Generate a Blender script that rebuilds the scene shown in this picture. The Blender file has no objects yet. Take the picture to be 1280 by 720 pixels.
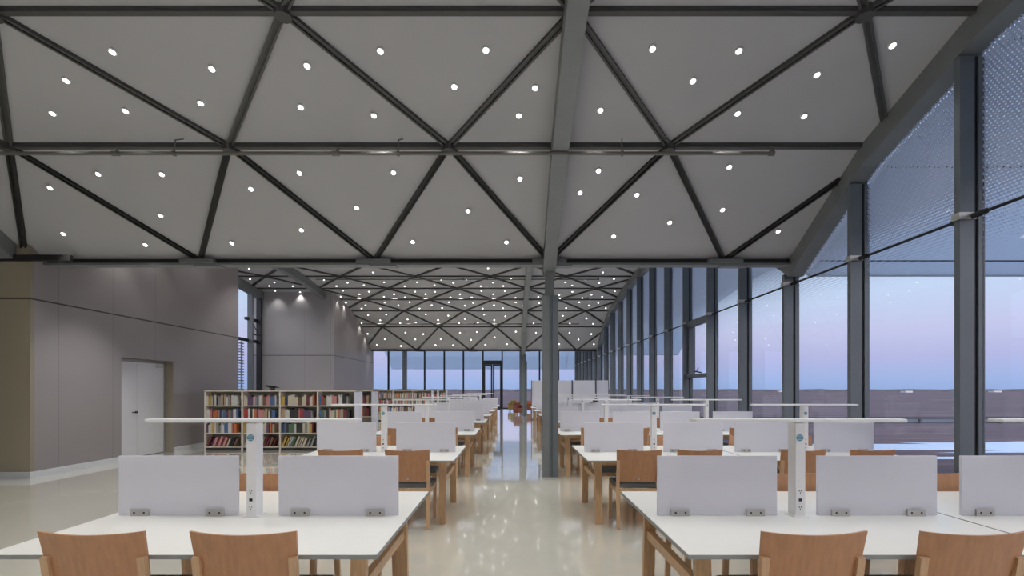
import bpy, bmesh, math, random
from mathutils import Vector, Matrix
R = random.Random(7)
sc = bpy.context.scene
COL = sc.collection
EYE = 1.53
F = 604.0

# ------------------------------------------------------------------ materials
MATS = {}
def lin(c):
    return tuple(((x/255)/12.92 if x/255 <= .04045 else ((x/255+.055)/1.055)**2.4) for x in c)
def new_mat(name):
    m = bpy.data.materials.new(name); m.use_nodes = True
    nt = m.node_tree
    return m, nt, nt.nodes, nt.links, nt.nodes['Principled BSDF']
def plain(name, rgb, rough=.5, metal=0, spec=.5, noise=0, scale=8, stretch=(1,1,1), bump=0):
    m, nt, N, L, B = new_mat(name)
    c = lin(rgb)
    B.inputs['Roughness'].default_value = rough; B.inputs['Metallic'].default_value = metal
    B.inputs['Specular IOR Level'].default_value = spec
    tc = N.new('ShaderNodeTexCoord'); mp = N.new('ShaderNodeMapping'); mp.inputs['Scale'].default_value = stretch
    nz = N.new('ShaderNodeTexNoise'); nz.inputs['Scale'].default_value = scale; nz.inputs['Detail'].default_value = 4
    L.new(tc.outputs['Object'], mp.inputs[0]); L.new(mp.outputs[0], nz.inputs['Vector'])
    rp = N.new('ShaderNodeValToRGB')
    rp.color_ramp.elements[0].position = .3; rp.color_ramp.elements[1].position = .7
    n = noise if noise else .02
    rp.color_ramp.elements[0].color = (*[x*(1-n) for x in c], 1); rp.color_ramp.elements[1].color = (*[min(1, x*(1+n)) for x in c], 1)
    L.new(nz.outputs[0], rp.inputs[0]); L.new(rp.outputs[0], B.inputs['Base Color'])
    if bump:
        b = N.new('ShaderNodeBump'); b.inputs['Strength'].default_value = bump; b.inputs['Distance'].default_value = .01
        L.new(nz.outputs[0], b.inputs['Height']); L.new(b.outputs[0], B.inputs['Normal'])
    MATS[name] = m
    return m
def math_node(N, L, op, a, b=None, c=None):
    n = N.new('ShaderNodeMath'); n.operation = op
    for i, v in enumerate((a, b, c)):
        if v is None: continue
        if isinstance(v, (int, float)): n.inputs[i].default_value = v
        else: L.new(v, n.inputs[i])
    return n.outputs[0]

plain('ceiling_white', (174,174,178), .8, noise=.03, scale=.6)
plain('beam_dark', (74,74,74), .5, noise=.1)
plain('beam_black', (34,34,34), .6)
plain('steel_grey', (124,128,130), .45, metal=.15, noise=.06, scale=3)
plain('mullion_grey', (108,116,122), .45, metal=.15, noise=.06, scale=3)
plain('mullion_dark', (34,38,44), .5)
plain('clamp_metal', (196,194,190), .35, metal=.4)
plain('pipe_grey', (112,110,106), .45, metal=.2)
plain('rod_dark', (30,32,36), .5)
plain('table_white', (240,239,234), .28, noise=.015, scale=3)
plain('edge_grey', (150,152,150), .5)
plain('lamp_white', (242,242,243), .35)
plain('outlet_grey', (170,170,172), .4)
plain('black_plastic', (22,22,24), .5)
plain('logo_teal', (96,150,172), .5)
plain('logo_pale', (170,200,208), .5)
plain('bracket_metal', (186,184,182), .35, metal=.1)
plain('screw_dark', (60,60,60), .4, metal=.5)
plain('chair_ply', (188,138,100), .38, noise=.10, scale=5, stretch=(9,9,.9))
plain('chair_wood', (208,170,132), .45, noise=.10, scale=6, stretch=(9,9,.9))
plain('table_wood', (206,168,128), .45, noise=.14, scale=6, stretch=(9,9,.9))
plain('seat_fabric', (118,122,124), .9, noise=.12, scale=60)
plain('shelf_cream', (236,226,214), .5, noise=.02)
plain('shelf_panel', (220,222,232), .5, noise=.02)
plain('shelf_back', (176,178,160), .6, noise=.05)
plain('baseboard_white', (206,208,212), .4)
plain('door_grey', (208,208,212), .45, noise=.01)
plain('door_frame', (140,138,136), .45)
plain('reveal_beige', (150,142,128), .7)
plain('roof_outside', (176,182,192), .7, noise=.04, scale=1.2)
plain('leather_red', (122,60,44), .5, noise=.1)
plain('leather_olive', (150,130,80), .55, noise=.1)
plain('leather_orange', (160,92,60), .5, noise=.1)
plain('sofa_leg', (50,40,32), .5)
plain('leaf_dark', (40,52,30), .6, noise=.2)
plain('pot', (60,56,50), .6)
plain('cap_band', (190,182,176), .7)
plain('snow', (204,226,246), .8, noise=.05, scale=2, bump=.3)
plain('tree_far', (96,92,98), .9, noise=.3, scale=.15)
plain('guard', (70,76,84), .7, noise=.2)
plain('road', (92,98,108), .8, noise=.15, scale=.6)
plain('far_house', (212,214,218), .7)
plain('screen_post', (70,74,82), .5)
for nm, rgb in dict(red=(172,40,36), dark_red=(104,28,38), orange=(206,98,40), yellow=(206,168,66), cream=(216,204,180), white=(222,220,216),
                    grey=(142,144,146), black=(30,30,36), navy=(34,44,88), blue=(62,96,150), pink=(210,132,132), green=(72,104,76),
                    brown=(110,76,56), purple=(86,58,96), tan=(186,156,122)).items():
    rgb = tuple(int(v*.80+210*.20) for v in rgb)
    plain('book_'+nm, rgb, .6, noise=.05, scale=30)
BOOKC = ['red','dark_red','orange','yellow','cream','cream','white','white','white','grey','grey','black','black','navy','blue','pink','pink','green','brown','purple','tan','tan']

def glow(name, col, s):
    m, nt, N, L, B = new_mat(name)
    B.inputs['Base Color'].default_value = (1,1,1,1)
    B.inputs['Emission Color'].default_value = (*col, 1); B.inputs['Emission Strength'].default_value = s
    MATS[name] = m
glow('lamp_glow', (1, .98, .95), 9)

m, nt, N, L, B = new_mat('canopy_sheet'); MATS['canopy_sheet'] = m
B.inputs['Base Color'].default_value = (*lin((190,202,216)), 1); B.inputs['Roughness'].default_value = .7
tr = N.new('ShaderNodeBsdfTranslucent'); tr.inputs[0].default_value = (*lin((232,242,250)), 1)
mx = N.new('ShaderNodeMixShader'); mx.inputs[0].default_value = .7
L.new(B.outputs[0], mx.inputs[1]); L.new(tr.outputs[0], mx.inputs[2]); L.new(mx.outputs[0], N['Material Output'].inputs[0])
# frosted divider: diffuse and translucent
m, nt, N, L, B = new_mat('frosted'); MATS['frosted'] = m
B.inputs['Base Color'].default_value = (*lin((236,236,242)), 1); B.inputs['Roughness'].default_value = .5
tr = N.new('ShaderNodeBsdfTranslucent'); tr.inputs[0].default_value = (*lin((246,246,250)), 1)
mx = N.new('ShaderNodeMixShader'); mx.inputs[0].default_value = .5
L.new(B.outputs[0], mx.inputs[1]); L.new(tr.outputs[0], mx.inputs[2]); L.new(mx.outputs[0], N['Material Output'].inputs[0])
plain('frost_edge', (236,236,240), .3)

# floor: poured glossy beige floor
m, nt, N, L, B = new_mat('floor_epoxy'); MATS['floor_epoxy'] = m
tc = N.new('ShaderNodeTexCoord'); nz = N.new('ShaderNodeTexNoise'); nz.inputs['Scale'].default_value = .5; nz.inputs['Detail'].default_value = 5
rp = N.new('ShaderNodeValToRGB'); rp.color_ramp.elements[0].position=.3; rp.color_ramp.elements[1].position=.7
rp.color_ramp.elements[0].color = (*lin((202,199,186)),1); rp.color_ramp.elements[1].color = (*lin((210,207,196)),1)
L.new(tc.outputs['Object'], nz.inputs['Vector']); L.new(nz.outputs[0], rp.inputs[0]); L.new(rp.outputs[0], B.inputs['Base Color'])
n2 = N.new('ShaderNodeTexNoise'); n2.inputs['Scale'].default_value = 1.6; n2.inputs['Detail'].default_value = 3
L.new(tc.outputs['Object'], n2.inputs['Vector'])
bp = N.new('ShaderNodeBump'); bp.inputs['Strength'].default_value = .05; bp.inputs['Distance'].default_value = .01
L.new(n2.outputs[0], bp.inputs['Height']); L.new(bp.outputs[0], B.inputs['Normal'])
B.inputs['Roughness'].default_value = .07; B.inputs['Specular IOR Level'].default_value = .8; B.inputs['Coat Weight'].default_value = .8; B.inputs['Coat Roughness'].default_value = .035; B.inputs['Coat IOR'].default_value = 1.6

# wall panels: pale boards with dark joints, object space
def wall_mat(name, rgb, vstep, voff, axis):
    m, nt, N, L, B = new_mat(name); MATS[name] = m
    tc = N.new('ShaderNodeTexCoord'); sp = N.new('ShaderNodeSeparateXYZ'); L.new(tc.outputs['Object'], sp.inputs[0])
    h = math_node(N, L, 'LESS_THAN', math_node(N, L, 'ABSOLUTE', math_node(N, L, 'SUBTRACT', sp.outputs[2], 3.10)), .014)
    v = math_node(N, L, 'ABSOLUTE', math_node(N, L, 'WRAP', math_node(N, L, 'SUBTRACT', sp.outputs[axis], voff), vstep/2, -vstep/2))
    vl = math_node(N, L, 'LESS_THAN', v, .006)
    nz = N.new('ShaderNodeTexNoise'); nz.inputs['Scale'].default_value = 1.1; L.new(tc.outputs['Object'], nz.inputs['Vector'])
    rp = N.new('ShaderNodeValToRGB'); c = lin(rgb)
    rp.color_ramp.elements[0].color = (*[x*.96 for x in c],1); rp.color_ramp.elements[1].color = (*[x*1.04 for x in c],1)
    L.new(nz.outputs[0], rp.inputs[0])
    m1 = N.new('ShaderNodeMixRGB'); m1.inputs[2].default_value = (*[x*.72 for x in c],1); L.new(vl, m1.inputs[0]); L.new(rp.outputs[0], m1.inputs[1])
    m2 = N.new('ShaderNodeMixRGB'); m2.inputs[2].default_value = (*[x*.18 for x in c],1); L.new(h, m2.inputs[0]); L.new(m1.outputs[0], m2.inputs[1])
    L.new(m2.outputs[0], B.inputs['Base Color']); B.inputs['Roughness'].default_value = .38; B.inputs['Specular IOR Level'].default_value = .4
wall_mat('panel_y', (146,140,141), 1.2, 8.85, 1)
wall_mat('panel_x', (172,168,170), 1.2, -9.5, 0)
wall_mat('panel_olive', (166,158,138), 1.2, -9.5, 0)

# glass
def glass_mat(name, frit):
    m, nt, N, L, B = new_mat(name); MATS[name] = m
    N.remove(B); out = N['Material Output']
    t = N.new('ShaderNodeBsdfTransparent'); t.inputs[0].default_value = (.985,.99,1,1)
    g = N.new('ShaderNodeBsdfGlossy'); g.inputs['Roughness'].default_value = .01; g.inputs[0].default_value = (.9,.95,1,1)
    gm = N.new('ShaderNodeNewGeometry'); vm = N.new('ShaderNodeVectorMath'); vm.operation = 'DOT_PRODUCT'
    L.new(gm.outputs['Incoming'], vm.inputs[0]); L.new(gm.outputs['Normal'], vm.inputs[1])
    k = math_node(N, L, 'SUBTRACT', 1, math_node(N, L, 'ABSOLUTE', vm.outputs['Value']))
    fr = math_node(N, L, 'ADD', .025, math_node(N, L, 'MULTIPLY', .6, math_node(N, L, 'POWER', k, 5)))
    mx = N.new('ShaderNodeMixShader'); L.new(fr, mx.inputs[0]); L.new(t.outputs[0], mx.inputs[1]); L.new(g.outputs[0], mx.inputs[2])
    if not frit:
        L.new(mx.outputs[0], out.inputs[0]); return
    tc = N.new('ShaderNodeTexCoord'); sp = N.new('ShaderNodeSeparateXYZ'); L.new(tc.outputs['Object'], sp.inputs[0])
    ax, az = .044, .0381*2
    def lat(o1, o2):
        u = math_node(N, L, 'WRAP', math_node(N, L, 'ADD', sp.outputs[1], o1), ax/2, -ax/2)
        w = math_node(N, L, 'WRAP', math_node(N, L, 'ADD', sp.outputs[2], o2), az/2, -az/2)
        return math_node(N, L, 'SQRT', math_node(N, L, 'ADD', math_node(N, L, 'MULTIPLY', u, u), math_node(N, L, 'MULTIPLY', w, w)))
    d = math_node(N, L, 'MINIMUM', lat(0,0), lat(ax/2, az/2))
    mr = N.new('ShaderNodeMapRange'); L.new(sp.outputs[2], mr.inputs[0])
    mr.inputs[1].default_value = 2.85; mr.inputs[2].default_value = 3.9; mr.inputs[3].default_value = 0.0; mr.inputs[4]  .default_value = .0175
    msk = math_node(N, L, 'LESS_THAN', d, mr.outputs[0])
    df = N.new('ShaderNodeBsdfDiffuse'); df.inputs[0].default_value = (*lin((200,210,222)),1)
    tl = N.new('ShaderNodeBsdfTranslucent'); tl.inputs[0].default_value = (*lin((200,210,225)),1)
    fm = N.new('ShaderNodeMixShader'); fm.inputs[0].default_value = .5; L.new(df.outputs[0], fm.inputs[1]); L.new(tl.outputs[0], fm.inputs[2])
    mm = N.new('ShaderNodeMixShader'); L.new(msk, mm.inputs[0]); L.new(mx.outputs[0], mm.inputs[1]); L.new(fm.outputs[0], mm.inputs[2])
    L.new(mm.outputs[0], out.inputs[0])
glass_mat('glass_clear', False)
glass_mat('glass_frit', True)

# outside ground: dry reed field
m, nt, N, L, B = new_mat('dry_field'); MATS['dry_field'] = m
tc = N.new('ShaderNodeTexCoord'); mp = N.new('ShaderNodeMapping'); mp.inputs['Scale'].default_value = (.10,1.1,1)
L.new(tc.outputs['Object'], mp.inputs[0])
nz = N.new('ShaderNodeTexNoise'); nz.inputs['Scale'].default_value = 1.2; nz.inputs['Detail'].default_value = 9; nz.inputs['Roughness'].default_value = .7
L.new(mp.outputs[0], nz.inputs['Vector'])
rp = N.new('ShaderNodeValToRGB'); e = rp.color_ramp.elements
e[0].position=.3; e[0].color=(*lin((66,58,66)),1); e[1].position=.72; e[1].color=(*lin((136,118,118)),1)
q = e.new(.5); q.color=(*lin((100,88,94)),1)
L.new(nz.outputs[0], rp.inputs[0]); L.new(rp.outputs[0], B.inputs['Base Color']); B.inputs['Roughness'].default_value = 1

# ------------------------------------------------------------------ mesh helpers
class MB:
    def __init__(s): s.bm = bmesh.new()
    def box(s, x0,x1,y0,y1,z0,z1, M=None):
        v = [s.bm.verts.new(Vector(p) if M is None else M @ Vector(p)) for p in
             ((x0,y0,z0),(x1,y0,z0),(x1,y1,z0),(x0,y1,z0),(x0,y0,z1),(x1,y0,z1),(x1,y1,z1),(x0,y1,z1))]
        for f in ((0,3,2,1),(4,5,6,7),(0,1,5,4),(1,2,6,5),(2,3,7,6),(3,0,4,7)): s.bm.faces.new([v[i] for i in f])
        return s
    def bar(s, p, q, w, h, up=Vector((0,0,1)), off=(0,0)):
        p, q = Vector(p), Vector(q); d = (q-p); ln = d.length; d.normalize()
        r = d.cross(up).normalized(); u = r.cross(d).normalized()
        M = Matrix((( r.x,d.x,u.x,p.x),(r.y,d.y,u.y,p.y),(r.z,d.z,u.z,p.z),(0,0,0,1)))
        s.box(off[0]-w/2, off[0]+w/2, 0, ln, off[1]-h/2, off[1]+h/2, M); return s
    def tube(s, p, q, r, n=10, r2=None):
        p, q = Vector(p), Vector(q); d = (q-p).normalized()
        a = Vector((0,0,1)) if abs(d.z) < .9 else Vector((1,0,0))
        e1 = d.cross(a).normalized(); e2 = d.cross(e1)
        r2 = r if r2 is None else r2
        A, Bv = [], []
        for i in range(n):
            t = 2*math.pi*i/n; o = e1*math.cos(t)+e2*math.sin(t)
            A.append(s.bm.verts.new(p+o*r)); Bv.append(s.bm.verts.new(q+o*r2))
        for i in range(n): s.bm.faces.new((A[i],A[(i+1)%n],Bv[(i+1)%n],Bv[i]))
        s.bm.faces.new(A[::-1]); s.bm.faces.new(Bv); return s
    def grid(s, rows, closed=False):      # rows of points -> quads
        V = [[s.bm.verts.new(p) for p in r] for r in rows]
        for i in range(len(V)-1):
            for j in range(len(V[0])-1): s.bm.faces.new((V[i][j],V[i][j+1],V[i+1][j+1],V[i+1][j]))
        return s
    def slab(s, rows, th):                # thick sheet along a vector
        top = [[Vector(p)+Vector(th) for p in r] for r in rows]
        n, k = len(rows), len(rows[0])
        A = [[s.bm.verts.new(p) for p in r] for r in rows]; T = [[s.bm.verts.new(p) for p in r] for r in top]
        for i in range(n-1):
            for j in range(k-1):
                s.bm.faces.new((A[i][j],A[i+1][j],A[i+1][j+1],A[i][j+1])); s.bm.faces.new((T[i][j],T[i][j+1],T[i+1][j+1],T[i+1][j]))
        for j in range(k-1):
            s.bm.faces.new((A[0][j],A[0][j+1],T[0][j+1],T[0][j])); s.bm.faces.new((A[-1][j+1],A[-1][j],T[-1][j],T[-1][j+1]))
        for i in range(n-1):
            s.bm.faces.new((A[i+1][0],A[i][0],T[i][0],T[i+1][0])); s.bm.faces.new((A[i][-1],A[i+1][-1],T[i+1][-1],T[i][-1]))
        return s
    def bevel(s, w, seg=2):
        bmesh.ops.bevel(s.bm, geom=s.bm.edges[:], offset=w, segments=seg, affect='EDGES', profile=.6); return s
    def done(s, name, mat, parent=None, smooth=False, kind=None):
        bmesh.ops.recalc_face_normals(s.bm, faces=s.bm.faces[:])
        me = bpy.data.meshes.new(name); s.bm.to_mesh(me); s.bm.free()
        me.materials.append(MATS[mat])
        if smooth:
            for p in me.polygons: p.use_smooth = True
        o = bpy.data.objects.new(name, me); COL.objects.link(o)
        if parent is not None: o.parent = parent
        if kind: o['kind'] = kind
        return o
def empty(name, loc=(0,0,0), rz=0):
    o = bpy.data.objects.new(name, None); COL.objects.link(o); o.location = loc; o.rotation_euler = (0,0,rz); o.empty_display_size=.1
    return o
def tag(o, label, cat, group=None):
    o['label'] = label; o['category'] = cat
    if group: o['group'] = group
    return o
def kids(o): return [c for c in ALLK.get(o.name, [])]
ALLK = {}
def register(root):
    for o in [root]+list(root.children_recursive): ALLK[o.name] = list(o.children)
def copy_tree(o, parent=None):
    c = o.copy(); COL.objects.link(c)
    if parent is not None: c.parent = parent
    for ch in ALLK.get(o.name, []): copy_tree(ch, c)
    return c
ORD = ['first','second','third','fourth','fifth','sixth','seventh','eighth','ninth','tenth','eleventh','twelfth','13th','14th','15th','16th','17th','18th','19th','20th','21st','22nd','23rd','24th','25th','26th','27th','28th','29th','30th','31st','32nd','33rd','34th','35th','36th']

# ------------------------------------------------------------------ the vaulted ceiling profile
V0 = 8.6; SPAN = 19.6
RR = [0,1.78,3.45,5.05,6.65,8.23,9.8,11.37,12.95,14.55,16.15,17.82,19.6]
ZZ = [2.31,3.45,4.05,4.33,4.53,4.70,4.78,4.70,4.53,4.33,4.05,3.45,2.31]
def zc(d):
    t = (d-V0) % SPAN
    for i in range(12):
        if RR[i] <= t <= RR[i+1]:
            return EYE + ZZ[i] + (ZZ[i+1]-ZZ[i])*(t-RR[i])/(RR[i+1]-RR[i])
    return EYE+ZZ[0]
def rows_between(a, b):
    out = []
    for k in range(-2, 4):
        for r in RR[:-1]:
            d = V0+k*SPAN+r
            if a-1e-6 <= d <= b+1e-6: out.append(d)
    return sorted(out)
XL, XR = -11.7, 4.93
YB, YF = -11.0, 39.0
XG = 5.16      # glass plane

# ------------------------------------------------------------------ floor, ground
MB().box(XL-.2, XG+.15, YB-.2, YF+.2, -.3, 0).done('floor', 'floor_epoxy', kind='structure')
g = MB(); g.bm.faces.new([g.bm.verts.new(p) for p in ((-900,-400,-.31),(900,-400,-.31),(900,1500,-.31),(-900,1500,-.31))]); g.done('ground', 'dry_field', kind='structure')
# terrace strip of low kerb just outside
MB().box(XG+.15, XG+.45, YB, YF, -.3, -.05).done('trim_1', 'mullion_grey', kind='structure')

# ------------------------------------------------------------------ ceiling with lattice
def ceiling_piece(d0, d1):
    ds = sorted(set([d0]+rows_between(d0, d1)+[d1]))
    rows = [[(x, d, zc(d)) for x in (XL-.2, XG+.05)] for d in ds]
    return MB().slab(rows, (0,0,.25)).done('ceiling', 'ceiling_white', kind='structure')
ceil_near = ceiling_piece(YB-.2, 8.6); ceil_mid = ceiling_piece(8.6, 28.2); ceil_far = ceiling_piece(28.2, 39.15)
P, X0 = 3.10, .66
BLOCKS = [(-8.3, 8.32, 14.66), (-8.3, 22.2, 28.6)]     # wall volumes: x face, d0, d1
def in_block(x, d):
    return any(x < bx+.05 and a-.05 < d < b+.05 for bx, a, b in BLOCKS)
def strut(mb, p, q, n):
    # paired rails with a recessed web between
    p, q = Vector(p), Vector(q)
    return p, q
def lattice(ceil, d_from, d_to):
    rws = [(k, i, V0+k*SPAN+RR[i], EYE+ZZ[i]) for k in (-1,0,1) for i in range(13) if not (i == 12)]
    rws = [r for r in rws if d_from-.01 <= r[2] <= d_to+.01]
    for n, (k, i, d, z) in enumerate(rws):
        nrm = Vector((0,0,-1))
        if i != 0:
            b = MB(); b.box(XL, XR, d-.035, d+.035, z-.045, z-.012); b.box(XL, XR, d-.045, d+.045, z-.015, z+.02)
            b.done('cross_beam', 'beam_dark', ceil)
        par = (i % 2)
        xs = [X0 + P*(m + .5*par) for m in range(-5, 3)]
        for x in xs:
            if not (XL < x < XR-.1) or in_block(x, d): continue
            if i == 0: continue
            MB().tube((x,d,z-.085),(x,d,z+.02), .09, 14).done('node_hub', 'beam_dark', ceil)
        if n+1 < len(rws):
            k2, i2, d2, z2 = rws[n+1]
            for x in xs:
                for sgn in (-1, 1):
                    xe = x+sgn*P/2; a = Vector((x,d,z)); b = Vector((xe,d2,z2))
                    lo, hi = (a, b) if a.x < b.x else (b, a)
                    t0 = max(0, (XL-lo.x)/(hi.x-lo.x)); t1 = min(1, (XR-lo.x)/(hi.x-lo.x))
                    if t1-t0 < .05: continue
                    pp = lo+(hi-lo)*t0; qq = lo+(hi-lo)*t1
                    mid = (pp+qq)/2
                    if in_block(mid.x, mid.y): continue
                    up = Vector((0, -(z2-z), (d2-d))).normalized()
                    b = MB(); b.bar(pp, qq, .026, .05, up, (-.030,-.022)); b.bar(pp, qq, .026, .05, up, (.030,-.022)); b.bar(pp, qq, .036, .02, up, (0,-.012))
                    b.done('lattice_strut', 'beam_dark', ceil)
lattice(ceil_near, 1.9, 8.6-.01)
# last strip of the near vault down to the valley and the first strips of the next one
def lattice_rows(ceil, pairs):
    for (d,z,par),(d2,z2) in pairs:
        for m in range(-5,3):
            x = X0+P*(m+.5*par)
            for sgn in (-1,1):
                a = Vector((x,d,z)); b = Vector((x+sgn*P/2,d2,z2))
                lo, hi = (a,b) if a.x < b.x else (b,a)
                t0 = max(0, (XL-lo.x)/(hi.x-lo.x)); t1 = min(1, (XR-lo.x)/(hi.x-lo.x))
                if t1-t0 < .05: continue
                pp = lo+(hi-lo)*t0; qq = lo+(hi-lo)*t1
                if in_block((pp.x+qq.x)/2, (pp.y+qq.y)/2): continue
                up = Vector((0, -(z2-z), (d2-d))).normalized()
                b = MB(); b.bar(pp, qq, .026, .05, up, (-.030,-.022)); b.bar(pp, qq, .026, .05, up, (.030,-.022)); b.bar(pp, qq, .036, .02, up, (0,-.012))
                b.done('lattice_strut', 'beam_dark', ceil)
lattice_rows(ceil_near, [((8.6-1.78, EYE+3.45, 1), (8.6, EYE+2.31))])
lattice(ceil_mid, 15.2, 28.2-.01)
lattice_rows(ceil_mid, [((28.2-1.78, EYE+3.45, 1), (28.2, EYE+2.31))])

# valley beams
for n, d in enumerate((8.6, 28.2)):
    root = empty('valley_beam', (0, d, EYE+2.31-(.115 if n == 0 else .07)))
    tag(root, ['long grey cross beam where the front ceiling bay dips lowest, above the square steel column',
               'thin dark cross beam at the far ceiling dip, in front of the far glass wall'][n], 'beam')
    xl = -8.25
    if n == 0: MB().box(-11.6, -7.55, -.35, -.285, .01, .11).done('beam_tail', 'beam_black', root)
    b = MB(); b.box(xl, XR, -.03, .03, .03, .12 if n == 0 else .07); b.done('beam_web', 'beam_black', root)
    b = MB(); b.box(xl, XR, -.10, .10, 0, .035); b.done('beam_flange', 'steel_grey' if n == 0 else 'beam_dark', root)
    for m in range(-2, 2):
        x = X0+P*m
        b = MB(); b.box(x-.30, x+.30, -.13, .13, .036, .10 if n == 0 else .05); b.box(x-.08, x+.4, -.08, .08, -.018, 0)
        b.done('node_plate', 'beam_dark' if n else 'steel_grey', root)

# arched ribs
def rib(x, a, b, w, h, label, name='arched_rib', mat='steel_grey', top=.0):
    ds = []
    s = sorted(set([a]+rows_between(a, b)+[b]))
    for i in range(len(s)-1):
        for t in (0, .34, .67): ds.append(s[i]+(s[i+1]-s[i])*t)
    ds.append(s[-1])
    rows = [[(x-w/2, d, zc(d)-h), (x+w/2, d, zc(d)-h)] for d in ds]
    o = MB().slab(rows, (0,0,h-top)).done(name, mat)
    return tag(o, label, 'beam')
rib(X0, -2, 8.6, .22, .30, 'thick grey arched rib crossing the front ceiling bay down to the square column')
rib(X0, 8.6, 28.2, .22, .30, 'long grey arched rib running along the far ceiling bay between the two steel columns')
rib(-8.64, 2, 8.30, .24, .30, 'dark arched rib ending on the corner of the beige wall block')
rib(-8.64, 14.7, 22.19, .24, .32, 'short slanting grey rib running down onto the second wall block')
rib(XR+.12, -2, 8.6, .26, .30, 'broad grey edge beam sloping down along the top of the front window bays')
rib(XR+.12, 8.6, 28.2, .26, .30, 'grey arched edge beam above the glass wall beyond the low ceiling dip')
rib(-11.5, 14.7, 22.19, .3, .34, 'grey edge beam above the small glass wall between the two wall blocks')

# ------------------------------------------------------------------ downlights
dl = empty('downlight')
MB().tube((0,0,-.012),(0,0,.012), .042, 20).done('trim_ring', 'lamp_white', dl)
MB().tube((0,0,-.016),(0,0,-.0125), .028, 16).done('lens', 'lamp_glow', dl)
ld = bpy.data.lights.new('downlight_lamp', 'SPOT'); ld.energy = 23; ld.spot_size = math.radians(94); ld.spot_blend = .7; ld.shadow_soft_size = .04
ld.color = (1, .985, .955)
ll = bpy.data.objects.new('lamp', ld); COL.objects.link(ll); ll.parent = dl; ll.location = (0,0,-.06)
register(dl)
ld3 = ld.copy(); ld3.energy = 23*3*3
def place_light(x, d, big=False, first=[True]):
    o = dl if first[0] else copy_tree(dl)
    first[0] = False
    z = zc(d); e = .05
    sl = (zc(d+e)-zc(d-e))/(2*e)
    o.location = (x, d, z-.014); o.rotation_euler = (math.atan(sl), 0, 0)
    for c in o.children:
        if c.type == 'LIGHT':
            c.rotation_euler = (-math.atan(sl), 0, 0)
            if big: c.data = ld3
    return o
def unproject(px, py):
    u, v = (px-640)/F, (487-py)/F
    d = 8.59
    while d > 1.5:
        if EYE+v*d >= zc(d)-.0 : pass
        if EYE+v*(d) <= zc(d): return u*d, d
        d -= .01
    return u*d, d
def solve(px, py):
    u, v = (px-640)/F, (487-py)/F
    best = None; d = 1.6
    while d < 8.58:
        e = abs(EYE+v*d-zc(d))
        if best is None or e < best[0]: best = (e, d)
        d += .005
    return u*best[1], best[1]
PH = [(141,63),(265,84),(251,127.5),(83,99),(66,140),(157,137),(384,80.5),(376,132.5),(475.5,62),(607.5,61),(568,106.5),(467.5,143),(669,108),(648.5,143),(750.5,136),(815.5,59),(866,99.5),(923.5,62),(922,140),(1005,143.5),(1021,91.5),(1115.5,55)]
PL = [(63,233.5),(123,216),(202.5,216.5),(201,268),(79.5,291),(182,304.5),(314,235),(374.5,215),(290,302.5),(377,286),(446,258),(492,214.5),(585,262),(516,301),(633,301.5),(650,222),(725,239.5),(748,212),(796,242),(837,277),(767,294),(911.5,207.5),(903,261),(972.5,288)]
strips = {}
for lst, nm in ((PH,'upper'),(PL,'lower')):
    pts = sorted(solve(*p) for p in lst)
    for i, (x, d) in enumerate(pts):
        o = place_light(x, d)
        w = 'second lattice strip before the cross beam' if nm == 'upper' else 'lattice strip touching the cross beam'
        tag(o, f'lit downlight, {ORD[i]} from the wall side, {w}', 'ceiling light', 'recessed downlights in the front ceiling bay')
def tri_points(d1, d2, par, n):
    out = []
    for m in range(-6, 4):
        for up in (0, 1):
            if up:   # base on d1, apex on d2
                A = (X0+P*(m+.5*par), d1); Bq = (A[0]+P, d1); Cq = (A[0]+P/2, d2)
            else:
                A = (X0+P*(m+.5*(1-par)), d2); Bq = (A[0]+P, d2); Cq = (A[0]+P/2, d1)
            ws = [(.56,.22,.22),(.2,.55,.25),(.24,.24,.52)] if n == 3 else [(.33,.34,.33)]
            for w in ws:
                w = [a+R.uniform(-.06,.06) for a in w]; s = sum(w); w = [a/s for a in w]
                x = A[0]*w[0]+Bq[0]*w[1]+Cq[0]*w[2]; d = A[1]*w[0]+Bq[1]*w[1]+Cq[1]*w[2]
                if XL+.3 < x < XR-.2 and not in_block(x, d) and YB < d < YF-.3: out.append((x, d))
    return sorted(out)
allrows = [(V0+k*SPAN+RR[i], i % 2) for k in (-1,0,1) for i in range(12)] + [(V0+2*SPAN, 0)]
for n in range(len(allrows)-1):
    (d1, p1), (d2, _) = allrows[n], allrows[n+1]
    if d1 > 39 or d2 < -8: continue
    if 5.0 < d1 < 8.6: continue
    near = 3.0 < d1 < 5.0
    vis = 18.9 < d1 < 28.1
    pts = tri_points(d1, d2, p1, 3 if (vis or near) else 1)
    if not (vis or near): pts = pts[n % 3::3]
    if vis: 
        k = round(28.2-d1, 2); idx = [i for i in range(13) if abs(RR[i]-round(28.2-d1,2)) < .05]
        rowname = ORD[(idx[0]-1)] if idx else ''
    for i, (x, d) in enumerate(pts):
        o = place_light(x, d, not (vis or near))
        if vis: tag(o, f'small downlight {ORD[i]} from the wall side, {rowname} strip above the far ceiling dip', 'ceiling light', 'recessed downlights in the far ceiling bay')
        elif near: tag(o, f'downlight, {ORD[i]} from the wall side, third strip before the cross beam', 'ceiling light', 'recessed downlights in the front ceiling bay')
        else: tag(o, f'downlight over the vault crown, {ORD[i]} from the wall side, strip {n}', 'ceiling light', 'recessed downlights over the vault crowns')

for i, d in enumerate((10.1, 11.0, 12.6)):
    tag(place_light(-7.93, d), f'downlight grazing the panelled wall just behind the front cross beam, {ORD[i]} from the wall corner', 'ceiling light', 'wall-grazing downlights')
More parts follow.
